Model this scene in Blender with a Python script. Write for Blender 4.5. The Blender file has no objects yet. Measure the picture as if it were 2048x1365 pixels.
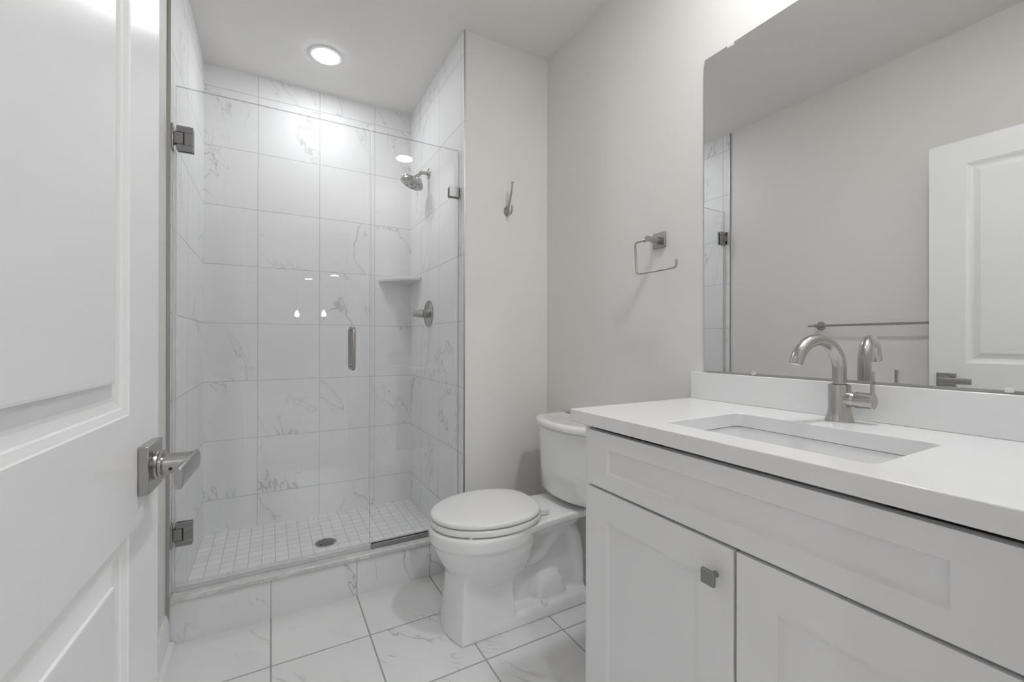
import bpy, bmesh, math
from mathutils import Vector, Matrix
R = math.radians
C = bpy.context.scene.collection
S = bpy.context.scene

# ------------------------------------------------------------------ camera, world, exposure
H = 1.0617
cam_d = bpy.data.cameras.new('camera'); cam = bpy.data.objects.new('camera', cam_d); C.objects.link(cam)
cam_d.sensor_width = 36.0; cam_d.lens = 866.0/2048*36.0; cam_d.clip_start = 0.01
yaw, pitch, roll = R(29.05), R(0.09), R(0.087)
fwd = Vector((math.sin(yaw)*math.cos(pitch), math.cos(yaw)*math.cos(pitch), math.sin(pitch)))
right = Vector((math.cos(yaw), -math.sin(yaw), 0))
up = right.cross(fwd)
rr = right*math.cos(roll) + up*math.sin(roll)
uu = up*math.cos(roll) - right*math.sin(roll)
M = Matrix((rr, uu, -fwd)).transposed().to_4x4(); M.translation = Vector((0, 0, H))
cam.matrix_world = M
S.camera = cam
w = bpy.data.worlds.new('world'); S.world = w; w.use_nodes = True
w.node_tree.nodes['Background'].inputs[0].default_value = (0.8, 0.82, 0.85, 1)
w.node_tree.nodes['Background'].inputs[1].default_value = 0.3
S.view_settings.view_transform = 'Standard'; S.view_settings.look = 'None'
S.view_settings.gamma = 1; S.view_settings.exposure = 1.3
try: S.view_settings.use_curve_mapping = False
except Exception: pass
S.cycles.use_adaptive_sampling = True; S.cycles.adaptive_threshold = .05
S.cycles.max_bounces = 12; S.cycles.diffuse_bounces = 7; S.cycles.glossy_bounces = 6
S.cycles.transmission_bounces = 8; S.cycles.transparent_max_bounces = 16
S.cycles.sample_clamp_indirect = 6.0
S.cycles.use_denoising = True
P_DOWN, P_HALL_FILL, P_SHOWER = 112.0, 140.0, 40.0      # emission strengths of the lamps

# ------------------------------------------------------------------ dimensions
XL, XLW, XR, XW = -.309, -.319, .780, 1.242
YB, YS, YC, YD, YG = 2.746, 1.866, 1.895, .03, 1.93
ZC, ZP = 2.5125, .048
T = .3106

# ------------------------------------------------------------------ materials
def mat(name, col, rough=.5, metal=0, spec=.5, coat=0, **k):
    m = bpy.data.materials.new(name); m.use_nodes = True
    b = m.node_tree.nodes['Principled BSDF']
    b.inputs['Base Color'].default_value = (*col, 1); b.inputs['Roughness'].default_value = rough
    b.inputs['Metallic'].default_value = metal; b.inputs['Specular IOR Level'].default_value = spec
    b.inputs['Coat Weight'].default_value = coat; b.inputs['Coat Roughness'].default_value = .05
    return m
class N:
    def __init__(s, m): s.t = m.node_tree; s.b = s.t.nodes['Principled BSDF']
    def new(s, typ, **k):
        n = s.t.nodes.new(typ)
        for a, v in k.items(): setattr(n, a, v)
        return n
    def put(s, sock, v):
        if isinstance(v, (int, float)): sock.default_value = v
        elif isinstance(v, (tuple, list)): sock.default_value = v
        else: s.t.links.new(v, sock)
    def m(s, op, a, b=0, c=None):
        n = s.new('ShaderNodeMath', operation=op); s.put(n.inputs[0], a); s.put(n.inputs[1], b)
        if c is not None: s.put(n.inputs[2], c)
        return n.outputs[0]
    def ss(s, v, lo, hi, a=0., b=1.):
        n = s.new('ShaderNodeMapRange', interpolation_type='SMOOTHSTEP'); s.put(n.inputs[0], v)
        for i, q in enumerate((lo, hi, a, b)): n.inputs[i+1].default_value = q
        return n.outputs[0]
    def xyz(s, x, y, z):
        n = s.new('ShaderNodeCombineXYZ'); s.put(n.inputs[0], x); s.put(n.inputs[1], y); s.put(n.inputs[2], z); return n.outputs[0]
    def noise(s, vec, scale, detail=3, rough=.5, dist=0):
        n = s.new('ShaderNodeTexNoise'); s.put(n.inputs['Vector'], vec); n.inputs['Scale'].default_value = scale
        n.inputs['Detail'].default_value = detail; n.inputs['Roughness'].default_value = rough; n.inputs['Distortion'].default_value = dist
        return n.outputs[0]
    def mix(s, f, a, b):
        n = s.new('ShaderNodeMix', data_type='RGBA'); s.put(n.inputs[0], f); s.put(n.inputs[6], a); s.put(n.inputs[7], b); return n.outputs[2]
    def vadd(s, a, b):
        n = s.new('ShaderNodeVectorMath', operation='ADD'); s.put(n.inputs[0], a); s.put(n.inputs[1], b); return n.outputs[0]

def paint(name, col, rough, bump=.0004, scale=260):
    m = mat(name, col, rough); n = N(m)
    g = n.new('ShaderNodeNewGeometry')
    h = n.noise(g.outputs['Position'], scale, 2)
    b = n.new('ShaderNodeBump'); b.inputs['Strength'].default_value = .25; b.inputs['Distance'].default_value = bump
    n.put(b.inputs['Height'], h); n.put(n.b.inputs['Normal'], b.outputs[0])
    return m

def tile_mat(name, axes, u0, v0, tu, tv, gw, base, grout, rough=.5, vein=.5, seed=1.0, vary=.02, skew=.35, rot=0, bev=1):
    m = mat(name, base, rough); n = N(m)
    g = n.new('ShaderNodeNewGeometry'); sp = n.new('ShaderNodeSeparateXYZ'); n.put(sp.inputs[0], g.outputs['Position'])
    u = sp.outputs['XYZ'.index(axes[0])]; v = sp.outputs['XYZ'.index(axes[1])]
    mu = n.m('DIVIDE', n.m('SUBTRACT', u, u0), tu); mv = n.m('DIVIDE', n.m('SUBTRACT', v, v0), tv)
    iu, iv = n.m('FLOOR', mu), n.m('FLOOR', mv); fu, fv = n.m('FRACT', mu), n.m('FRACT', mv)
    du = n.m('MULTIPLY', n.m('MINIMUM', fu, n.m('SUBTRACT', 1., fu)), tu)
    dv = n.m('MULTIPLY', n.m('MINIMUM', fv, n.m('SUBTRACT', 1., fv)), tv)
    d = n.m('MINIMUM', du, dv)
    gm = n.ss(d, gw*.40, gw*.60, 1., 0.)
    wn = n.new('ShaderNodeTexWhiteNoise', noise_dimensions='3D'); n.put(wn.inputs['Vector'], n.xyz(iu, iv, seed))
    sc = n.new('ShaderNodeVectorMath', operation='SCALE'); n.put(sc.inputs[0], wn.outputs['Color']); sc.inputs['Scale'].default_value = 37.
    su = n.m('ADD', u, n.m('MULTIPLY', v, skew)); sv = n.m('MULTIPLY', v, .5)
    vec = n.vadd(n.xyz(su, sv, 0.), sc.outputs[0])
    a = n.noise(vec, 3.6, 4, .56, .5); bnz = n.noise(vec, 3.2, 2, .5)
    line = n.ss(n.m('ABSOLUTE', n.m('SUBTRACT', a, .5)), .0, .009, 1., 0.)
    soft = n.ss(n.m('ABSOLUTE', n.m('SUBTRACT', a, .5)), .0, .06, 1., 0.)
    mask = n.ss(bnz, .46, .60)
    v1 = n.m('MULTIPLY', mask, n.m('ADD', n.m('MULTIPLY', line, .85), n.m('MULTIPLY', soft, .10)))
    a2 = n.noise(n.vadd(vec, (5.3, 9.1, 2.)), 5.0, 3, .6, .9); b2 = n.noise(n.vadd(vec, (1.3, 4.1, 7.)), 4.0, 2)
    l2 = n.m('MULTIPLY', n.ss(n.m('ABSOLUTE', n.m('SUBTRACT', a2, .5)), 0., .012, 1., 0.), n.ss(b2, .55, .68))
    vn = n.m('MULTIPLY', n.m('MINIMUM', n.m('ADD', v1, n.m('MULTIPLY', l2, .45)), 1.), vein)
    wv = n.m('ADD', 1.-vary, n.m('MULTIPLY', wn.outputs['Value'], vary))
    br = n.m('MULTIPLY', wv, n.m('SUBTRACT', 1., vn))
    col = n.new('ShaderNodeVectorMath', operation='SCALE'); col.inputs[0].default_value = base; n.put(col.inputs['Scale'], br)
    n.put(n.b.inputs['Base Color'], n.mix(gm, col.outputs[0], (*grout, 1)))
    n.put(n.b.inputs['Roughness'], n.m('ADD', rough, n.m('MULTIPLY', gm, .6)))
    if bev:
        b = n.new('ShaderNodeBump'); b.inputs['Strength'].default_value = .5; b.inputs['Distance'].default_value = .0012
        n.put(b.inputs['Height'], n.ss(d, gw*.3, gw*.3+.0025)); n.put(n.b.inputs['Normal'], b.outputs[0])
    return m

WHITE = (.76, .76, .765)
TW = (.83, .832, .84); GW = (.55, .55, .55)
m_wall = paint('wall_paint', (.765, .748, .724), .55)
m_ceil = paint('ceiling_paint', (.80, .79, .77), .75)
m_trim = paint('trim_paint', (.84, .84, .845), .3, .0001)
m_door = paint('door_paint', (.80, .80, .81), .27, .00015, 500)
m_cab = paint('cabinet_paint', (.82, .82, .825), .38, .0001)
m_back = tile_mat('marble_tile_back', 'XZ', -.0665, 2.4004, T, T, .0030, TW, GW, vein=.34, seed=5.)
m_sideL = tile_mat('marble_tile_left', 'YZ', 1.945, 2.4004, T, T, .0030, TW, (.5, .5, .5), vein=.32, seed=8.)
m_sideR = tile_mat('marble_tile_right', 'YZ', 2.21, 2.4004, T, T, .0030, TW, (.56, .56, .56), vein=.32, seed=14.)
m_floor = tile_mat('marble_tile_floor', 'XY', 0., 1.617, .3137, .3125, .0052, (.78, .78, .785), (.36, .36, .36), rough=.18, vein=.38, seed=21., skew=.7)
m_curbt = tile_mat('marble_tile_curb', 'XZ', 0., -.1, .3137, .6, .0040, (.78, .78, .785), (.50, .50, .50), rough=.2, vein=.45, seed=33.)
m_pan = tile_mat('marble_mosaic', 'XY', XL, 1.99, .0545, .0545, .0034, (.84, .84, .845), (.56, .56, .56), rough=.3, vein=.16, seed=5., vary=.07)
m_hallf = paint('hall_carpet', (.60, .58, .56), .95, .002, 200)
m_hallw = paint('hall_paint', (.82, .81, .79), .6)
m_ceramic = mat('white_ceramic', (.84, .84, .845), .08, 0, .5, .4)
m_seat = mat('white_plastic', (.80, .80, .80), .14)
m_quartz = mat('white_quartz', (.83, .83, .835), .16)
n = N(m_quartz); g = n.new('ShaderNodeNewGeometry')
f = n.ss(n.noise(g.outputs['Position'], 6, 4, .6, 1.), .4, .7, 0., .05)
n.put(n.b.inputs['Base Color'], n.mix(f, (.83, .83, .835, 1), (.60, .60, .60, 1)))
m_sill = mat('grey_veined_marble', (.65, .65, .65), .15); n = N(m_sill); g = n.new('ShaderNodeNewGeometry')
mp = n.new('ShaderNodeMapping'); n.put(mp.inputs[0], g.outputs['Position']); mp.inputs['Scale'].default_value = (1, 3.5, 2.2); mp.inputs['Rotation'].default_value = (0, 0, .35)
a = n.noise(mp.outputs[0], 9, 5, .62, 1.2)
f = n.m('ADD', n.ss(a, .45, .72, 0., .5), n.ss(n.m('ABSOLUTE', n.m('SUBTRACT', a, .5)), 0., .05, .32, 0.))
n.put(n.b.inputs['Base Color'], n.mix(f, (.68, .68, .68, 1), (.33, .33, .335, 1)))
def metal(name, col, rough):
    m = mat(name, col, rough, 1); n = N(m); g = n.new('ShaderNodeNewGeometry')
    mp = n.new('ShaderNodeMapping'); n.put(mp.inputs[0], g.outputs['Position']); mp.inputs['Scale'].default_value = (30, 30, 900)
    h = n.noise(mp.outputs[0], 1, 2)
    n.put(n.b.inputs['Roughness'], n.m('ADD', rough-.05, n.m('MULTIPLY', h, .1)))
    return m
m_nick = metal('brushed_nickel', (.43, .425, .415), .24)
m_faucet = metal('faucet_nickel', (.50, .485, .465), .22)
m_dark = metal('brushed_steel', (.34, .34, .34), .30)
m_edge = metal('edge_trim_metal', (.48, .48, .48), .4)
m_black = mat('black_and_gap_shade', (.03, .03, .03), .6)  # near-black for small parts and for painted shade in the hinge gaps
m_sweep = mat('clear_sweep', (.75, .76, .76), .2); m_sweep.node_tree.nodes['Principled BSDF'].inputs['Alpha'].default_value = .35
m_clip = mat('clear_plastic', (.9, .9, .9), .08); m_clip.node_tree.nodes['Principled BSDF'].inputs['Alpha'].default_value = .55
m_mirror = mat('mirror_silver', (.86, .865, .86), .0, 1)

def glass_mat(name, tint, edge=False):
    m = bpy.data.materials.new(name); m.use_nodes = True; t = m.node_tree; t.nodes.clear()
    o = t.nodes.new('ShaderNodeOutputMaterial'); mx = t.nodes.new('ShaderNodeMixShader')
    tr = t.nodes.new('ShaderNodeBsdfTransparent'); gl = t.nodes.new('ShaderNodeBsdfGlossy')
    tr.inputs[0].default_value = (*tint, 1); gl.inputs['Roughness'].default_value = .0; gl.inputs[0].default_value = (1, 1, 1, 1)
    fr = t.nodes.new('ShaderNodeFresnel'); fr.inputs[0].default_value = 1.5
    ge = t.nodes.new('ShaderNodeNewGeometry')
    a = t.nodes.new('ShaderNodeMath'); a.operation = 'SUBTRACT'; a.inputs[0].default_value = 1; t.links.new(ge.outputs['Backfacing'], a.inputs[1])
    b = t.nodes.new('ShaderNodeMath'); b.operation = 'MULTIPLY'; t.links.new(a.outputs[0], b.inputs[0]); t.links.new(fr.outputs[0], b.inputs[1])
    c = t.nodes.new('ShaderNodeMath'); c.operation = 'MULTIPLY'; c.use_clamp = True; t.links.new(b.outputs[0], c.inputs[0]); c.inputs[1].default_value = 1.7
    t.links.new(c.outputs[0], mx.inputs[0]); t.links.new(tr.outputs[0], mx.inputs[1]); t.links.new(gl.outputs[0], mx.inputs[2])
    t.links.new(mx.outputs[0], o.inputs[0]); return m
m_glass = glass_mat('clear_glass', (.992, .993, .992))
m_gedge = glass_mat('glass_edge', (.60, .61, .61))
def emis(name, s, col=(.975, .988, 1.0)):
    m = bpy.data.materials.new(name); m.use_nodes = True; t = m.node_tree; t.nodes.clear()
    o = t.nodes.new('ShaderNodeOutputMaterial'); e = t.nodes.new('ShaderNodeEmission'); e.inputs[0].default_value = (*col, 1); e.inputs[1].default_value = s
    t.links.new(e.outputs[0], o.inputs[0]); return m

# ------------------------------------------------------------------ mesh helpers
def BM(): return bmesh.new()
def box(bm, x0, y0, z0, x1, y1, z1):
    v = [bm.verts.new((x, y, z)) for x in (x0, x1) for y in (y0, y1) for z in (z0, z1)]
    for f in ((0, 1, 3, 2), (4, 6, 7, 5), (0, 4, 5, 1), (2, 3, 7, 6), (0, 2, 6, 4), (1, 5, 7, 3)): bm.faces.new([v[i] for i in f])
    return bm
def loft(bm, rings, cap=True, closed=True):
    vs = [[bm.verts.new(p) for p in r] for r in rings]
    k = len(vs[0])
    for a, b in zip(vs[:-1], vs[1:]):
        for i in range(k if closed else k-1):
            j = (i+1) % k; bm.faces.new((a[i], a[j], b[j], b[i]))
    if cap: bm.faces.new(vs[0][::-1]); bm.faces.new(vs[-1])
    return vs
def frame_of(d):
    d = Vector(d).normalized(); a = Vector((0, 0, 1)) if abs(d.z) < .9 else Vector((1, 0, 0))
    u = d.cross(a).normalized(); return u, d.cross(u).normalized()
def lathe(bm, o, d, prof, k=40):            # prof = [(distance along d, radius)]
    o = Vector(o); d = Vector(d).normalized(); u, v = frame_of(d)
    loft(bm, [[o+d*t+(u*math.cos(6.2831853*i/k)+v*math.sin(6.2831853*i/k))*max(r, 1e-4) for i in range(k)] for t, r in prof])
    return bm
def smooth_path(pts, n=8):
    P = [Vector(p) for p in pts]; out = []
    for i in range(len(P)-1):
        p0 = P[max(i-1, 0)]; p1 = P[i]; p2 = P[i+1]; p3 = P[min(i+2, len(P)-1)]
        for k in range(n):
            t = k/n
            out.append(.5*((2*p1)+(p2-p0)*t+(2*p0-5*p1+4*p2-p3)*t*t+(3*p1-p0-3*p2+p3)*t**3))
    out.append(P[-1]); return out
def round_path(pts, r, n=7):
    P = [Vector(p) for p in pts]; out = [P[0]]
    for i in range(1, len(P)-1):
        a = (P[i-1]-P[i]).normalized(); b = (P[i+1]-P[i]).normalized()
        ra = min(r, (P[i-1]-P[i]).length*.49, (P[i+1]-P[i]).length*.49); s, e = P[i]+a*ra, P[i]+b*ra
        for k in range(n+1):
            t = k/n; out.append(s*(1-t)**2+P[i]*2*t*(1-t)+e*t*t)
    out.append(P[-1]); return out
def tube(bm, path, r, k=20, sx=1., sy=1., up=None):
    P = [Vector(p) for p in path]; rings = []; u = None
    for i, p in enumerate(P):
        d = (P[min(i+1, len(P)-1)]-P[max(i-1, 0)]).normalized()
        if u is None: u = (Vector(up) if up else frame_of(d)[0])
        u = (u-d*u.dot(d)).normalized(); v = d.cross(u)
        q = r[i] if isinstance(r, (list, tuple)) else r
        rings.append([p+u*math.cos(6.2831853*j/k)*q*sx+v*math.sin(6.2831853*j/k)*q*sy for j in range(k)])
    loft(bm, rings); return bm
def rrect(cx, cy, hx, hy, r, k=6):           # rounded rectangle outline
    out = []
    for sx, sy, a0 in ((1, 1, 0), (-1, 1, 90), (-1, -1, 180), (1, -1, 270)):
        for i in range(k+1):
            a = R(a0+90*i/k); out.append((cx+sx*(hx-r)+r*math.cos(a), cy+sy*(hy-r)+r*math.sin(a)))
    return out
def prism(bm, pts, fn0, fn1):                # outline swept from fn0(p) to fn1(p)
    loft(bm, [[fn0(p) for p in pts], [fn1(p) for p in pts]]); return bm

def obj(name, bm, m, parent=None, bevel=0, seg=2, smooth=True, mats=None, angle=38):
    bmesh.ops.recalc_face_normals(bm, faces=bm.faces)
    me = bpy.data.meshes.new(name)
    xs = [v.co.copy() for v in bm.verts]
    c = Vector([(min(p[i] for p in xs)+max(p[i] for p in xs))/2 for i in range(3)]); c.z = min(p.z for p in xs)
    for v in bm.verts: v.co -= c
    bm.to_mesh(me); bm.free()
    for q in (mats or [m]): me.materials.append(q)
    if smooth:
        for p in me.polygons: p.use_smooth = True
        me.set_sharp_from_angle(angle=R(angle))
    o = bpy.data.objects.new(name, me); C.objects.link(o); o.location = c
    if parent is not None:
        o.parent = parent
        L = parent['_loc'] if '_loc' in parent else None
        W = WORLD[parent.name]; o.matrix_parent_inverse = Matrix.Translation(W).inverted()
    WORLD[o.name] = c.copy()
    if bevel:
        b = o.modifiers.new('bevel', 'BEVEL'); b.width = bevel; b.segments = seg; b.limit_method = 'ANGLE'; b.angle_limit = R(30); b.harden_normals = False
    return o
WORLD = {}
def obj_sub(name, bm, m, parent, **k):       # child of a child: world offset is the parent's mesh origin
    return obj(name, bm, m, parent, **k)
def fix_chain(): pass
def thing(name, label, cat, loc, group=None):
    o = bpy.data.objects.new(name, None); C.objects.link(o); o.location = loc; o.empty_display_size = .05
    WORLD[o.name] = Vector(loc); o['label'] = label; o['category'] = cat
    if group: o['group'] = group
    return o
def tag(o, label, cat, group=None):
    o['label'] = label; o['category'] = cat
    if group: o['group'] = group
    return o
def struct(name, bm, m, parent=None, **k):
    o = obj(name, bm, m, parent, **k)
    if parent is None: o['kind'] = 'structure'
    return o

# ------------------------------------------------------------------ room shell
struct('floor', box(BM(), -1.0, -.09, -.1, 2.0, 3.1, 0), m_floor, smooth=False)
struct('ceiling', box(BM(), -.6, -.09, ZC, 1.6, 3.0, ZC+.12), m_ceil, smooth=False)
struct('wall_left', box(BM(), XLW-.12, YD-.12, 0, XLW, YC, ZC), m_wall, smooth=False)
struct('wall_right', box(BM(), XW, YD-.12, 0, XW+.12, YS, ZC), m_wall, smooth=False)
struct('wall_back', box(BM(), XR+.012, YS, 0, XW+.12, YB+.12, ZC), m_wall, smooth=False)
struct('wall_shower_left', box(BM(), XL-.12, YC, 0, XL, YB, ZC), m_sideL, smooth=False)
struct('wall_shower_right', box(BM(), XR, YS+.001, 0, XR+.012, YB, ZC), m_sideR, smooth=False)
struct('wall_shower_back', box(BM(), XL-.12, YB, 0, XR+.012, YB+.12, ZC), m_back, smooth=False)
# entrance wall with its doorway (the camera stands in it)
DX0, DX1, DZ = -.193, .572, 1.955
bm = BM(); box(bm, XLW, YD-.12, 0, DX0, YD, ZC); box(bm, DX1, YD-.12, 0, XW, YD, ZC); box(bm, DX0, YD-.12, DZ, DX1, YD, ZC)
struct('wall_front', bm, m_wall, smooth=False)
bm = BM()
box(bm, DX0-.055, YD, 0, DX0-.005, YD+.014, DZ+.055); box(bm, DX1+.005, YD, 0, DX1+.06, YD+.014, DZ+.055); box(bm, DX0-.005, YD, DZ+.005, DX1+.005, YD+.014, DZ+.055)
box(bm, DX0-.001, YD-.12, 0, DX0+.011, YD, DZ); box(bm, DX1-.011, YD-.12, 0, DX1+.001, YD, DZ); box(bm, DX0, YD-.12, DZ-.011, DX1, YD, DZ+.001)
struct('trim_1', bm, m_trim, smooth=False)
# metal edging where the shower tile stops
struct('trim_2', box(BM(), XLW+.0005, YC-.003, .0, XL+.001, YC-.0003, ZC-.001), m_edge, smooth=False)
struct('trim_3', box(BM(), XR-.0015, YS-.002, .0, XR+.0065, YS+.0008, ZC-.001), m_edge, smooth=False)
# baseboards
def baseboard(name, a, b, nrm):
    a = Vector((*a, 0)); b = Vector((*b, 0)); nv = Vector((*nrm, 0)); bm = BM()
    prof = [(0, 0), (.012, 0), (.012, .080), (.010, .086), (.010, .094), (.006, .101), (.006, .107), (.003, .112), (0, .112)]
    loft(bm, [[p+nv*x+Vector((0, 0, z)) for x, z in prof] for p in (a, b)])
    q = [(.011, 0)]+[(.012+.017*math.cos(R(t)), .017*math.sin(R(t))) for t in range(0, 91, 15)]+[(.011, .017)]
    loft(bm, [[p+nv*x+Vector((0, 0, z)) for x, z in q] for p in (a, b)])
    return struct(name, bm, m_trim, angle=25)
baseboard('baseboard_left', (XLW, YD+.015), (XLW, YC-.004), (1, 0))
baseboard('baseboard_back', (XR+.016, YS), (XW, YS), (0, -1))
baseboard('baseboard_right', (XW, .975), (XW, YS-.012), (-1, 0))

# hall behind the doorway, seen only as reflections in the glass
bm = BM(); box(bm, -2.6, -9.0, -.1, 3.4, YD-.12, 0); struct('floor', bm, m_hallf, smooth=False)
bm = BM(); box(bm, -2.6, -9.0, ZC, 3.4, -.09, ZC+.12); struct('ceiling', bm, m_ceil, smooth=False)
struct('wall_hall_left', box(BM(), -2.72, -9.0, 0, -2.6, -.09, ZC), m_hallw, smooth=False)
struct('wall_hall_right', box(BM(), 3.4, -9.0, 0, 3.52, -.09, ZC), m_hallw, smooth=False)
struct('wall_hall_back', box(BM(), -2.6, -9.12, 0, 3.4, -9.0, ZC), m_hallw, smooth=False)
bm = BM(); box(bm, -2.6, -.1, 0, XLW-.12, -.09+.05, ZC); box(bm, XW+.12, -.1, 0, 3.4, -.04, ZC)
struct('wall_hall_front', bm, m_hallw, smooth=False)

# ------------------------------------------------------------------ lamps
def downlight(x, y, r, strength, label, group=None):
    t = thing('recessed_ceiling_light', label, 'ceiling light', (x, y, ZC-.006), group)
    bm = BM(); lathe(bm, (x, y, ZC), (0, 0, -1), [(0, r*.98), (0, r+.016), (.003, r+.016), (.006, r+.004), (.006, r*.98)], 48)
    obj('trim_ring', bm, m_seat, t)
    bm = BM(); lathe(bm, (x, y, ZC-.0058), (0, 0, -1), [(0, r), (.0022, r*.97), (.003, r*.6)], 48)
    obj('lens', bm, emis('downlight_lens', strength), t)
downlight(.239, 2.377, .062, P_SHOWER, 'bright round recessed light in the ceiling over the shower')
downlight(.915, .447, .062, P_DOWN, 'round recessed light in the ceiling above the vanity')
downlight(.747, -7.2, .075, 60, 'recessed hall ceiling light farther from the doorway', 'recessed lights in the hall ceiling')
downlight(1.205, -6.335, .075, 60, 'recessed hall ceiling light nearer the doorway', 'recessed lights in the hall ceiling')
downlight(.2, -1.6, .075, P_HALL_FILL, 'added fill light in the hall ceiling just outside the doorway', 'recessed lights in the hall ceiling')  # added lamp, unseen: frontal fill through the doorway
downlight(-1.3, -3.0, .075, P_HALL_FILL, 'added fill light in the hall ceiling on the left side of the pendants', 'recessed lights in the hall ceiling')  # added fill lamp, placed outside what the glass reflects
downlight(1.7, -3.0, .075, P_HALL_FILL, 'added fill light in the hall ceiling on the right side of the pendants', 'recessed lights in the hall ceiling')  # second added fill lamp, likewise hidden from the glass
def pendant(x, y, z, label):
    t = thing('pendant_lamp', label, 'pendant lamp', (x, y, z), 'glass pendant lamps in the hall')
    bm = BM(); tube(bm, [(x, y, z+.1), (x, y, ZC)], .004, 8); obj('cord', bm, m_dark, t)
    bm = BM(); lathe(bm, (x, y, z+.11), (0, 0, -1), [(0, .01), (0, .03), (.02, .055), (.18, .06), (.18, .057), (.022, .052), (.004, .01)], 28); obj('shade', bm, m_glass, t)
    bm = BM(); lathe(bm, (x, y, z+.08), (0, 0, -1), [(0, .012), (.03, .018), (.05, .032), (.075, .036), (.1, .03), (.112, .008)], 24); obj('bulb', bm, emis('pendant_bulb', 60), t)
pendant(.39, -4.6, 1.52, 'glass pendant lamp with a round bulb in the hall, left of the pair')
pendant(.82, -4.6, 1.54, 'glass pendant lamp with a round bulb in the hall, right of the pair')

# ------------------------------------------------------------------ shower floor, curb, drain
obj_ = tag(struct('floor', box(BM(), XL, 1.99, 0, XR, YB, ZP), m_pan, smooth=False), 'white square mosaic tile shower floor behind the glass', 'shower floor')
t = thing('shower_curb', 'low tiled curb with grey veined marble sill under the glass', 'shower curb', (.2355, 1.94, 0))
obj('curb_face', box(BM(), XL+.0005, YC, 0, XR-.0005, 1.992, .149), m_curbt, t, smooth=False)
bm = BM(); box(bm, XL+.0008, YC-.012, .149, XR-.0008, 2.0, .168); obj('marble_sill', bm, m_sill, t, bevel=.004, seg=3)
t = thing('shower_drain', 'round steel drain grate in the mosaic shower floor', 'drain', (.24, 2.36, ZP))
lathe_b = BM(); lathe(lathe_b, (.24, 2.36, ZP-.001), (0, 0, 1), [(0, .05), (.003, .05), (.004, .0485), (.004, .043), (.0035, .042)], 48)
obj('grate', lathe_b, m_dark, t)
bm = BM()
for i in range(-4, 5):
    for j in range(-4, 5):
        x, y = i*.0088, j*.0088
        if x*x+y*y < .0375**2 and (i+j) % 2 == 0:
            lathe(bm, (.24+x, 2.36+y, ZP+.0015), (0, 0, 1), [(0, .0036), (.0022, .0036)], 8)
obj('grate_hole', bm, m_black, t)

# ------------------------------------------------------------------ shower glass
GT = .010; ZG0, ZG1 = .180, 1.972
def pane(bm, x0, x1, z0, z1, y=YG):
    box(bm, x0, y-GT/2, z0, x1, y+GT/2, z1)
def pane_obj(x0, x1, z0, z1, par):
    bm = BM(); pane(bm, x0, x1, z0, z1)
    o = obj('glass_pane', bm, m_glass, par, mats=[m_glass, m_gedge], smooth=False)
    for p in o.data.polygons:
        if abs(p.normal.y) < .5: p.material_index = 1
    return o
door = thing('shower_door', 'frameless clear glass hinged shower door', 'shower door', (XL, YG, ZG0))
pane_obj(XL+.010, .3705, ZG0, ZG1, door)
def hinge(z0, z1):
    zc = (z0+z1)/2
    bm = BM()
    for s in (-1, 1):
        y = YG+s*(GT/2+.0045)
        box(bm, XL+.013, y-.0042, z0, XL+.062, y+.0042, zc-.022); box(bm, XL+.013, y-.0042, zc+.022, XL+.062, y+.0042, z1)
        box(bm, XL+.0355, y-.0042, zc-.022, XL+.062, y+.0042, zc+.022)
    h = obj('hinge', bm, m_dark, door, bevel=.0015)
    obj('wall_plate', box(BM(), XL+.0006, YG-.027, z0, XL+.006, YG+.027, z1), m_nick, h, bevel=.002)
    obj('pivot_block', box(BM(), XL+.0065, YG-.0132, zc-.0200, XL+.0315, YG+.0132, zc+.0200), m_dark, h, bevel=.001)
    obj('slot_shade', box(BM(), XL+.0085, YG-.0115, zc-.0225, XL+.0365, YG+.0115, zc+.0225), m_black, h)  # solid black core, paints the shade inside the hinge slot
hinge(1.741, 1.829); hinge(.331, .415)
bm = BM(); tube(bm, round_path([(.297, YG-GT/2-.001, 1.118), (.297, YG-.045, 1.118), (.297, YG-.045, .948), (.297, YG-GT/2-.001, .948)], .022), .0085, 20)
hd = obj('door_handle', bm, m_nick, door)
bm = BM(); tube(bm, round_path([(.297, YG+GT/2+.001, 1.118), (.297, YG+.045, 1.118), (.297, YG+.045, .948), (.297, YG+GT/2+.001, .948)], .022), .0085, 20)
obj('inner_handle', bm, m_nick, hd)
bm = BM(); box(bm, XL+.012, YG-.008, .1685, .3705, YG+.008, .1835); obj('bottom_sweep', bm, m_sweep, door, bevel=.002)
bm = BM(); box(bm, XL+.0008, YG-.007, .17, XL+.0125, YG+.007, 1.735); obj('side_seal', bm, m_sweep, door, bevel=.002)
pan = thing('shower_glass_panel', 'fixed clear glass panel on the right beside the shower door', 'glass panel', (.575, YG, .168))
pane_obj(.3765, XR-.003, .172, ZG1, pan)
bm = BM(); box(bm, .3765, YG-.0115, .1685, XR-.003, YG-.006, .189); box(bm, .3765, YG+.006, .1685, XR-.003, YG+.0115, .189)
obj('channel', bm, m_dark, pan, bevel=.0008)
for zc in (1.768,):
    bm = BM(); box(bm, XR-.052, YG-.0145, zc-.0235, XR-.0008, YG-.0055, zc+.0235); box(bm, XR-.052, YG+.0055, zc-.0235, XR-.0008, YG+.0145, zc+.0235)
    obj('clamp', bm, m_dark, pan, bevel=.0015)

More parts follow.
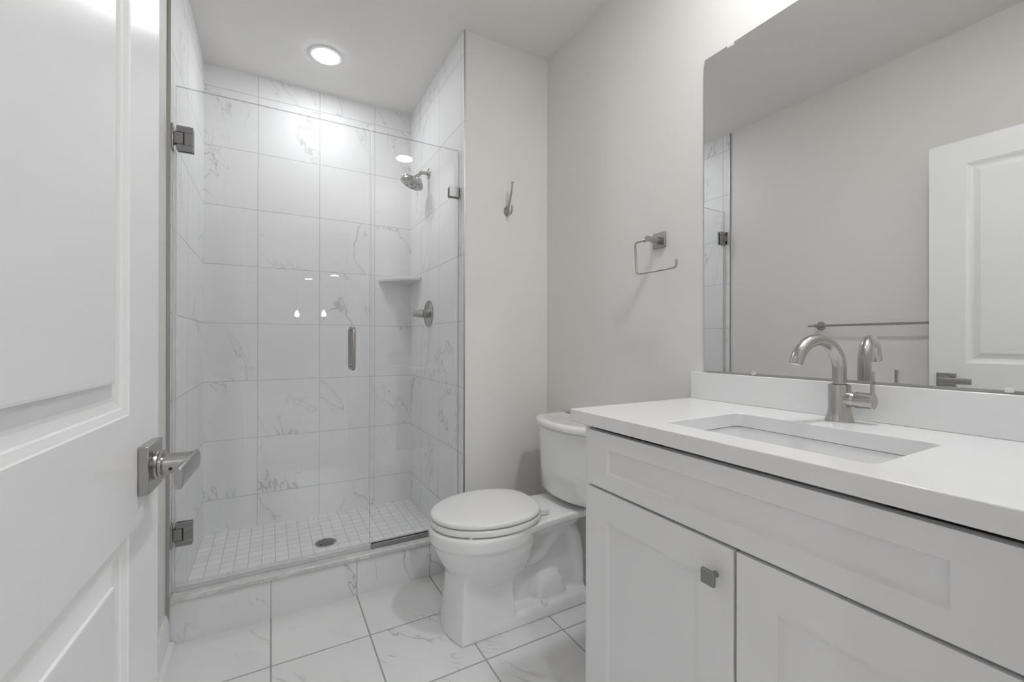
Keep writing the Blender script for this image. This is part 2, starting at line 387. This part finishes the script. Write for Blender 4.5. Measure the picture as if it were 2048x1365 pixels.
# ------------------------------------------------------------------ shower fittings
t = thing('shower_fixture', 'brushed nickel shower head on a short bent wall arm', 'shower head', (XR, 2.378, 2.014))
bm = BM(); lathe(bm, (XR-.0002, 2.378, 2.014), (-1, 0, 0), [(0, .030), (.003, .030), (.008, .024), (.010, .012)], 36); obj('flange', bm, m_nick, t)
hc = Vector((.682, 2.378, 1.943)); nrm = Vector((-.36, 0, -.93)).normalized()
bm = BM(); tube(bm, smooth_path([(XR-.006, 2.378, 2.014), (XR-.045, 2.378, 2.012), (.722, 2.378, 1.998), tuple(hc-nrm*.036)], 7), .0095, 20); obj('arm', bm, m_nick, t)
bm = BM(); lathe(bm, hc, nrm, [(-.045, .010), (-.040, .016), (-.028, .018), (-.024, .024), (-.020, .040), (-.016, .058), (-.004, .064), (.004, .064), (.006, .061)], 48)
u, v = frame_of(nrm)
for k in range(3):
    a = R(90+120*k); q = hc+(u*math.cos(a)+v*math.sin(a))*.040
    lathe(bm, q-nrm*.030, nrm, [(0, .013), (.002, .0165), (.026, .019)], 24)
h = obj('head', bm, m_nick, t)
bm = BM()
for k in range(9):
    a = R(40*k); rad = .048 if k % 3 else .03
    q = hc+(u*math.cos(a)+v*math.sin(a))*rad+nrm*.0055
    bm = BM(); lathe(bm, q, nrm, [(0, .0042), (.0018, .0036)], 10); obj('nozzle', bm, m_black, h)
bm = BM(); lathe(bm, hc+nrm*.0055, nrm, [(0, .008), (.002, .007)], 14); obj('nozzle', bm, m_black, h)
t = thing('shower_valve', 'round brushed nickel shower valve with a stub lever', 'shower valve', (XR, 2.373, 1.219))
bm = BM(); lathe(bm, (XR-.0002, 2.373, 1.219), (-1, 0, 0), [(0, .076), (.004, .076), (.008, .071), (.009, .03)], 56); obj('escutcheon', bm, m_nick, t)
bm = BM(); lathe(bm, (XR-.008, 2.373, 1.219), (-1, 0, 0), [(0, .023), (.028, .023), (.029, .019), (.031, .019), (.032, .0225), (.05, .0225), (.056, .019), (.078, .0185), (.084, .015)], 36); obj('handle', bm, m_nick, t)
# corner shelf: quarter plate with a bowed front
pts = [(XR-.0006, YB-.0006), (XR-.204, YB-.0006)]
for i in range(1, 12):
    s_ = i/12; a = Vector((XR-.204, YB-.006)); b = Vector((XR-.006, YB-.228)); p = a.lerp(b, s_); q = Vector((-.75, -.66))*(.030*math.sin(math.pi*s_)**.8); pts.append((p.x+q.x, p.y+q.y))
pts.append((XR-.0006, YB-.228))
bm = BM(); prism(bm, pts, lambda p: (p[0], p[1], 1.428), lambda p: (p[0], p[1], 1.452))
m_shelf = mat('pale_marble', (.74, .74, .74), .15)
tag(obj('corner_shelf', bm, m_shelf, bevel=.007, seg=3), 'pale stone corner shelf between the back and right shower walls', 'shelf')

# ------------------------------------------------------------------ robe hook, towel ring, towel bar
t = thing('robe_hook', 'nickel robe hook on the wall between shower and toilet', 'robe hook', (1.006, YS, 1.70))
bm = BM(); r0 = [(1.006+.0165*math.cos(R(a)), YS-.0003, 1.700+.024*math.sin(R(a))) for a in range(0, 360, 12)]
r1 = [(1.006+.0165*math.cos(R(a)), YS-.004, 1.700+.024*math.sin(R(a))) for a in range(0, 360, 12)]
r2 = [(1.006+.010*math.cos(R(a)), YS-.011, 1.700+.016*math.sin(R(a))) for a in range(0, 360, 12)]
loft(bm, [r0, r1, r2]); obj('base', bm, m_nick, t)
bm = BM(); p = smooth_path([(1.006, YS-.008, 1.700), (1.006, YS-.022, 1.725), (1.006, YS-.040, 1.765), (1.006, YS-.052, 1.800), (1.006, YS-.057, 1.822)], 7)
tube(bm, p, [.0065-.003*i/(len(p)-1) for i in range(len(p))], 14); tube(bm, [(1.000, YS-.057, 1.826), (1.003, YS-.057, 1.822), (1.009, YS-.057, 1.822), (1.012, YS-.057, 1.826)], .0028, 10); obj('upper_hook', bm, m_nick, t)
bm = BM(); p = smooth_path([(1.006, YS-.008, 1.694), (1.006, YS-.022, 1.680), (1.006, YS-.042, 1.680), (1.006, YS-.052, 1.697), (1.006, YS-.053, 1.716)], 7)
tube(bm, p, .0048, 14); obj('lower_hook', bm, m_nick, t)

t = thing('towel_ring', 'square open nickel towel ring on the wall above the toilet tank', 'towel ring', (XW, 1.12, 1.43))
obj('rose', box(BM(), XW-.010, 1.092, 1.404, XW-.0004, 1.148, 1.460), m_nick, t, bevel=.002)
bm = BM(); lathe(bm, (XW-.009, 1.120, 1.432), (-1, 0, 0), [(0, .012), (.03, .012), (.034, .010), (.060, .010), (.062, .008)], 28); obj('post', bm, m_nick, t)
rx = XW-.060
bm = BM(); tube(bm, [(rx, 1.100, 1.430), (rx, 1.100, 1.430)] if 0 else [(rx, 1.112, 1.430), (rx, 1.142, 1.430)], .0072, 18)
tube(bm, round_path([(rx, 1.12, 1.430), (rx, 1.186, 1.430), (rx, 1.178, 1.312), (rx, .998, 1.312), (rx, .998, 1.338)], .014), .0038, 14); obj('ring', bm, m_nick, t)

t = thing('towel_bar', 'long straight nickel towel bar on the left wall behind the door', 'towel bar', (XLW, 1.08, 1.155))
xb = XLW+.062
bm = BM(); tube(bm, [(xb, .745, 1.155), (xb, 1.365, 1.155)], .0065, 18); obj('bar', bm, m_nick, t)
for yy in (1.325, .775):
    bm = BM(); lathe(bm, (XLW+.0004, yy, 1.155), (1, 0, 0), [(0, .025), (.005, .025), (.009, .021), (.010, .010), (.064, .0095), (.068, .007)], 32); obj('post', bm, m_nick, t)

# ------------------------------------------------------------------ toilet
TY = 1.503
toi = thing('toilet', 'white two piece toilet with closed lid beside the vanity', 'toilet', (.87, TY, 0))
def egg(z, xf, xb, hw, k=48, p=2.0, cxk=.5, pb=None):
    cx = xf+(xb-xf)*cxk; out = []
    for i in range(k):
        a = 6.2831853*i/k; c, s = math.cos(a), math.sin(a); e = p if c < 0 else (pb or p)
        x = cx+(abs(c)**(2/e))*((xb-cx) if c > 0 else (xf-cx)); y = TY+(abs(s)**(2/e))*hw*(1 if s > 0 else -1)
        out.append((x, y, z))
    return out
bm = BM()
# bowl
loft(bm, [egg(.10, .62, .78, .06), egg(.150, .605, .83, .085), egg(.180, .590, .865, .112), egg(.215, .568, .89, .136), egg(.255, .543, .905, .156), egg(.295, .524, .915, .169), egg(.328, .511, .918, .1755), egg(.334, .503, .918, .1805), egg(.375, .499, .92, .183), egg(.384, .505, .918, .178)])
# rear deck under the tank
def deck(z, xf, xb, h0, h1):
    pts = [(xf, -h0), (xf, h0)]
    n_ = 8
    for i in range(1, n_+1):
        s_ = i/n_; pts.append((xf+(xb-xf)*s_, h0+(h1-h0)*(1-(1-s_)**2)))
    pts += [(x, -y) for x, y in pts[2:][::-1]]
    return [(x, TY+y, z) for x, y in pts]
loft(bm, [deck(.300, .84, 1.05, .075, .07), deck(.345, .84, 1.10, .12, .10), deck(.358, .82, 1.17, .155, .118), deck(.384, .82, 1.17, .158, .120)])
# pedestal block with creased front corners
def block(z, xf, xb, hw, bow):
    pts = []
    for i in range(9):
        y = -hw+2*hw*i/8; pts.append((xf-bow*(1-(y/hw)**2), y))
    pts += [(xb, hw), (xb, -hw)]
    return [(x, TY+y, z) for x, y in pts]
loft(bm, [block(0, .578, .80, .113, .026), block(.03, .580, .80, .111, .024), block(.09, .586, .79, .106, .022), block(.17, .592, .785, .101, .024), block(.25, .60, .79, .098, .026)])
# foot
loft(bm, [[(x, TY+y, z) for x, y in ((.70, -h), (.70, h), (1.14, h), (1.14, -h))] for z, h in ((0, .113), (.035, .112), (.052, .104))])
# web and trapway
loft(bm, [[(x, TY+y, z) for x, y in ((.76, -h), (.76, h), (1.13, h), (1.13, -h))] for z, h in ((.03, .045), (.35, .045))])
p = smooth_path([(.78, TY, .245), (.86, TY, .215), (.93, TY, .225), (.99, TY, .275), (1.04, TY, .305), (1.09, TY, .28), (1.115, TY, .20), (1.12, TY, .03)], 6)
tube(bm, p, .042, 24, sx=1.9, sy=1., up=(0, 1, 0))
# lower trap bulge
loft(bm, [[(x, TY+y, z) for x, y in rrect(.975, 0, hx, hy, min(hx, hy)*.45)] for z, hx, hy in ((.03, .078, .090), (.080, .072, .087), (.112, .062, .082), (.134, .045, .070), (.142, .025, .055))])
bowl = obj('bowl', bm, m_ceramic, toi)
rm = bowl.modifiers.new('remesh', 'REMESH'); rm.mode = 'VOXEL'; rm.voxel_size = .0042; rm.use_smooth_shade = True
sm = bowl.modifiers.new('smooth', 'SMOOTH'); sm.factor = .5; sm.iterations = 9
# bolt cap
bm = BM(); lathe(bm, (.925, TY-.098, .046), (0, -.25, 1), [(0, .0135), (.010, .0135), (.018, .010), (.022, .003)], 24); obj('bolt_cap', bm, m_ceramic, toi)
# seat and lid
def lidring(z, d=0., k=64):
    out = []
    xf, xb, hw, cx = .506+d, .925-d*.6, .182-d, .735
    for i in range(k):
        a = 6.2831853*i/k; c, s = math.cos(a), math.sin(a)
        if c < 0: x = cx+c*(cx-xf); y = s*hw
        else: e = 2/2.7; x = cx+(abs(c)**e)*(xb-cx); y = (abs(s)**e)*hw*(1 if s > 0 else -1)*(1-.10*c)
        out.append((x, TY+y, z))
    return out
bm = BM(); loft(bm, [lidring(.3885, .010), lidring(.389, .004), lidring(.394, 0), lidring(.405, 0), lidring(.411, .004), lidring(.4115, .010)]); obj('seat', bm, m_seat, toi)
bm = BM(); loft(bm, [lidring(.4155, .010), lidring(.416, .004), lidring(.420, .001), lidring(.426, .001), lidring(.431, .004), lidring(.4345, .012), lidring(.4362, .03), lidring(.4372, .08)]); obj('lid', bm, m_seat, toi)
for s_ in (-1, 1):
    bm = BM(); box(bm, .915, TY+s_*.075-.016, .385, .955, TY+s_*.075+.016, .410); obj('hinge', bm, m_seat, toi, bevel=.006, seg=3)
for s_ in (-1, 1):
    bm = BM(); lathe(bm, (.60, TY+s_*.135, .383), (0, 0, 1), [(0, .006), (.008, .006)], 12); obj('bumper', bm, m_seat, toi)
# tank with bowed front
def tank(z, xf, hw, d=0., n_=16, bow=.070):
    pts = []
    for i in range(n_+1):
        y = -hw+2*hw*i/n_; pts.append((xf+bow*(abs(y)/hw)**2.2, y))
    c = .012
    pts += [(XW-.012, hw), (XW-.012, -hw)]
    return [(x, TY+y, z) for x, y in pts]
bm = BM(); loft(bm, [tank(.402, 1.060, .165, bow=.05), tank(.409, 1.045, .182, bow=.055), tank(.426, 1.034, .192, bow=.06), tank(.52, 1.027, .198), tank(.695, 1.022, .206)])
obj('tank', bm, m_ceramic, toi, bevel=.008, seg=3, angle=50)
bm = BM(); loft(bm, [tank(.6955, 1.018, .210), tank(.698, 1.012, .216), tank(.712, 1.010, .218), tank(.721, 1.013, .214), tank(.725, 1.020, .206), tank(.726, 1.032, .19), tank(.7235, 1.045, .17)]); obj('tank_lid', bm, m_ceramic, toi, angle=60)

# ------------------------------------------------------------------ vanity
VY0, VY1, XF = .064, .943, .757
van = thing('vanity_cabinet', 'white shaker vanity cabinet under the stone countertop', 'cabinet', (1.0, .5, 0))
bm = BM(); box(bm, XF, VY1-.018, 0, XW-.001, VY1, .841); box(bm, XF, VY0, 0, XW-.001, VY0+.018, .841)
box(bm, XF, VY0+.018, .09, XW-.001, VY1-.018, .108); box(bm, XW-.02, VY0+.018, .108, XW-.001, VY1-.018, .66)
box(bm, XF+.06, VY0+.018, 0, XF+.075, VY1-.018, .09)
obj('body', bm, m_cab, van, smooth=False)
def shaker(name, y0, y1, z0, z1, il, ir, ib, it, par):
    # il / ir: frame width at the y1 / y0 side
    x0, x1, xr = XF-.0195, XF-.0005, XF-.0105
    bm = BM()
    box(bm, x0, y1-il, z0, x1, y1, z1); box(bm, x0, y0, z0, x1, y0+ir, z1)
    box(bm, x0, y0+ir, z0, x1, y1-il, z0+ib); box(bm, x0, y0+ir, z1-it, x1, y1-il, z1)
    o = obj(name, bm, m_cab, par, smooth=False)
    bm = BM(); c = .005                     # chamfered step into the recessed panel
    a = [(y1-il, z0+ib), (y0+ir, z0+ib), (y0+ir, z1-it), (y1-il, z1-it)]
    b = [(y1-il-c, z0+ib+c), (y0+ir+c, z0+ib+c), (y0+ir+c, z1-it-c), (y1-il-c, z1-it-c)]
    loft(bm, [[(x0+.0006, *p) for p in a], [(xr, *p) for p in b]], cap=False)
    vs = [bm.verts.new((xr, *p)) for p in b]; bm.faces.new(vs)
    box(bm, xr+.001, y0+ir-.001, z0+ib-.001, x1-.002, y1-il+.001, z1-it+.001)
    obj('recessed_panel', bm, m_cab, o, smooth=False)
    return o
shaker('drawer_front', .099, .911, .688, .830, .073, .107, .040, .040, van)
d1 = shaker('door', .4945, .914, .115, .681, .074, .076, .074, .074, van)
d2 = shaker('door', .070, .4885, .115, .681, .073, .073, .074, .074, van)
def knob(y, z, par):
    bm = BM(); lathe(bm, (XF-.0195, y, z), (-1, 0, 0), [(0, .0062), (.004, .005), (.018, .005), (.020, .008)], 18); k_ = obj('knob', bm, m_dark, par)
    obj('knob_plate', box(BM(), XF-.0195-.027, y-.0140, z-.0140, XF-.0195-.0195, y+.0140, z+.0140), m_dark, k_, bevel=.0015)
knob(.530, .622, d1)
# countertop with sink cut-out
CT0, CT1, CX0 = .842, .876, .7255
hole = rrect(.934, .507, .136, .199, .018)
def slab(z): return None
bm = BM()
outer = [(CX0, .036), (XW-.0006, .036), (XW-.0006, .973), (CX0, .973)]
eds = []
for loop in (outer, hole):
    vs = [bm.verts.new((x, y, CT1)) for x, y in loop]
    for i in range(len(vs)): eds.append(bm.edges.new((vs[i], vs[(i+1) % len(vs)])))
bmesh.ops.triangle_fill(bm, use_beauty=True, edges=eds)
r_ = bmesh.ops.extrude_face_region(bm, geom=bm.faces[:])
for v_ in [g_ for g_ in r_['geom'] if isinstance(g_, bmesh.types.BMVert)]: v_.co.z = CT0
tag(obj('countertop', bm, m_quartz, bevel=.0018), 'white stone countertop with rectangular sink cutout', 'countertop')
tag(obj('backsplash', box(BM(), XW-.020, .036, CT1+.0002, XW-.0006, .973, .9625), m_quartz, bevel=.0015), 'white stone backsplash strip below the mirror', 'backsplash')
# sink
snk = thing('sink', 'rectangular white undermount sink in the countertop', 'sink', (.934, .507, .72))
bm = BM(); rings = []
for z, g_ in ((.8405, .022), (.8405, .003), (.825, .000), (.77, -.006), (.735, -.016), (.722, -.034), (.718, -.06)):
    rings.append([(x, y, z) for x, y in rrect(.934, .507, .136+g_, .199+g_, max(.018+g_*.5, .02) if g_ > -.03 else .03)])
vs = loft(bm, rings, cap=False); bm.faces.new(vs[-1])
ob = [[(x, y, z) for x, y in rrect(.934, .507, .136+g_, .199+g_, .03)] for z, g_ in ((.8400, .022), (.828, .012), (.74, .006), (.71, -.03))]
vs = loft(bm, ob, cap=False); bm.faces.new(vs[-1])
obj('basin', bm, m_ceramic, snk)
bm = BM(); lathe(bm, (.96, .507, .7182), (0, 0, 1), [(0, .022), (.002, .022), (.003, .018), (.002, .012)], 28); obj('drain', bm, m_nick, snk)
# faucet
FX, FY = 1.174, .519
t = thing('faucet', 'brushed nickel gooseneck faucet with side lever behind the sink', 'faucet', (FX, FY, CT1))
bm = BM(); lathe(bm, (FX, FY, CT1+.0003), (0, 0, 1), [(0, .0283), (.003, .0286), (.005, .0276), (.018, .0238), (.032, .0222), (.084, .0222), (.086, .0212), (.086, .015)], 44)
tube(bm, [(FX, FY-.005, .929), (FX, FY-.026, .929)], .0178, 32); lathe(bm, (FX, FY-.024, .929), (0, -1, 0), [(0, .0178), (.006, .0162), (.008, .0158)], 32); obj('body', bm, m_faucet, t)
bm = BM(); ra = .0686; sd = Vector((-.979, .203, 0)); o_ = Vector((FX, FY, 0))
pth = [Vector((FX, FY, .952)), Vector((FX, FY, .975))]+[o_+sd*(ra-ra*math.cos(R(a)))+Vector((0, 0, .998+ra*math.sin(R(a)))) for a in range(0, 169, 6)]
tube(bm, pth, .0142, 32); sp_ = obj('spout', bm, m_faucet, t)
q = Vector(pth[-1]); dd = (Vector(pth[-1])-Vector(pth[-2])).normalized()
bm = BM(); lathe(bm, q-dd*.001, dd, [(0, .0105), (.0022, .0105)], 20); obj('aerator', bm, m_seat, sp_)
bm = BM(); lathe(bm, (FX, FY, CT1+.0858), (0, 0, 1), [(0, .0158), (.0016, .0155)], 30); obj('seam_ring', bm, m_black, sp_)
bm = BM(); lathe(bm, (FX, FY-.032, .929), (0, -1, 0), [(0, .0150), (.0015, .0150), (.002, .0184), (.034, .0184), (.0355, .0172)], 36)
box(bm, FX-.0055, FY-.0668, .925, FX+.0055, FY-.0618, .996); obj('lever_handle', bm, m_faucet, t)
# mirror
bm = BM(); pts = [(.10, .9694), (.929, .9694), (.932, .972), (.932, 1.965), (.9305, 1.975), (.929, 1.9816), (.10, 1.9816)]
prism(bm, pts, lambda p: (XW-.0065, *p), lambda p: (XW-.0008, *p))
mir = tag(obj('mirror', bm, m_mirror, mats=[m_mirror, m_black], smooth=False), 'large frameless wall mirror above the backsplash', 'mirror')
for p_ in mir.data.polygons:
    if p_.normal.x > -.9: p_.material_index = 1
for yy, zz, s_ in ((.839, 1.980, 1), (.262, 1.980, 1), (.764, .971, -1), (.262, .971, -1)):
    bm = BM(); prism(bm, rrect(yy, zz+s_*.001, .0095 if s_ > 0 else .0065, .009 if s_ > 0 else .0045, .002), lambda p: (XW-.0100, *p), lambda p: (XW-.0068, *p)); obj('mirror_clip', bm, m_clip, mir, bevel=.001)

# ------------------------------------------------------------------ entry door, standing open along the left wall
t_ = math.tan(R(2.9)); dirv = Vector((math.sin(R(2.9)), math.cos(R(2.9)), 0)); nv = Vector((math.cos(R(2.9)), -math.sin(R(2.9)), 0))
edge = Vector((-.144, .8007, 0)); DWID = .755
def D(u, v, d=0.): return edge-dirv*(DWID-u)+nv*d+Vector((0, 0, v))
Z0, Z1 = .012, 1.940
bm = BM()
prof = [(0, 0), (.0015, -.0015), (.009, -.0045), (.0105, -.0065), (.020, -.0095), (.024, -.0095), (.0415, -.0040), (.0425, -.0012), (.045, -.0008)]
u0, u1 = .118, DWID-.118; pans = ((.16, .828), (.972, 1.835))
def side(d0, sg):
    us = [0, u0, u1, DWID]; vs_ = [Z0, pans[0][0], pans[0][1], pans[1][0], pans[1][1], Z1]; g_ = {}
    for i, a in enumerate(us):
        for j, b in enumerate(vs_): g_[i, j] = bm.verts.new(D(a, b, d0))
    for i in range(3):
        for j in range(5):
            q = [g_[i, j], g_[i+1, j], g_[i+1, j+1], g_[i, j+1]]
            if i == 1 and j in (1, 3):
                prev = q
                for o_, dp in prof[1:]:
                    a0, a1, b0, b1 = us[1]+o_, us[2]-o_, vs_[j]+o_, vs_[j+1]-o_
                    cur = [bm.verts.new(D(x, y, d0+sg*dp)) for x, y in ((a0, b0), (a1, b0), (a1, b1), (a0, b1))]
                    for k in range(4): bm.faces.new((prev[k], prev[(k+1) % 4], cur[(k+1) % 4], cur[k]))
                    prev = cur
                bm.faces.new(prev)
            else: bm.faces.new(q)
    return g_
ga = side(0, 1); gb = side(-.035, -1)
for i in range(3):
    for j in (0, 5): bm.faces.new((ga[i, j], ga[i+1, j], gb[i+1, j], gb[i, j]))
for j in range(5):
    for i in (0, 3): bm.faces.new((ga[i, j], ga[i, j+1], gb[i, j+1], gb[i, j]))
ent = obj('door_1', bm, m_door, smooth=False); ent['kind'] = 'structure'
ent['label'] = 'white two panel entry door standing open at the left'
HU, HZ = DWID-.058, .895
def hbox(u0, u1, v0, v1, d0, d1):
    bm = BM(); v = [bm.verts.new(D(u, w_, d)) for d in (d0, d1) for u in (u0, u1) for w_ in (v0, v1)]
    for f_ in ((0, 1, 3, 2), (4, 6, 7, 5), (0, 4, 5, 1), (2, 3, 7, 6), (0, 2, 6, 4), (1, 5, 7, 3)): bm.faces.new([v[i] for i in f_])
    return bm
rose = obj('door_handle', hbox(HU-.0315, HU+.0315, HZ-.0315, HZ+.0315, .0004, .0115), m_nick, ent, bevel=.0012)
bm = BM(); lathe(bm, D(HU, HZ, .011), nv, [(0, .018), (.002, .0185), (.004, .0175), (.006, .0195), (.009, .0195), (.010, .0142), (.040, .0140)], 36); obj('neck', bm, m_nick, rose)
bm = BM()
def oval(u, hh, th, dc): return [D(u, HZ+hh*math.sin(R(a)), dc+th*(abs(math.cos(R(a)))**.7)*(1 if math.cos(R(a)) > 0 else -1)) for a in range(0, 360, 15)]
loft(bm, [oval(HU+.0150, .0138, .0050, .0535), oval(HU-.020, .0138, .0050, .0535), oval(HU-.088, .0132, .0050, .0535)])
obj('lever', bm, m_nick, rose, bevel=.001)
bm = BM(); lathe(bm, D(HU, HZ-.004, .030)+dirv*-.0138, dirv*-1, [(0, .0022), (.0006, .0022)], 12); obj('set_screw', bm, m_black, rose)
obj('latch_plate', hbox(DWID-.0002, DWID+.0012, HZ-.028, HZ+.028, -.029, -.006), m_dark, ent)
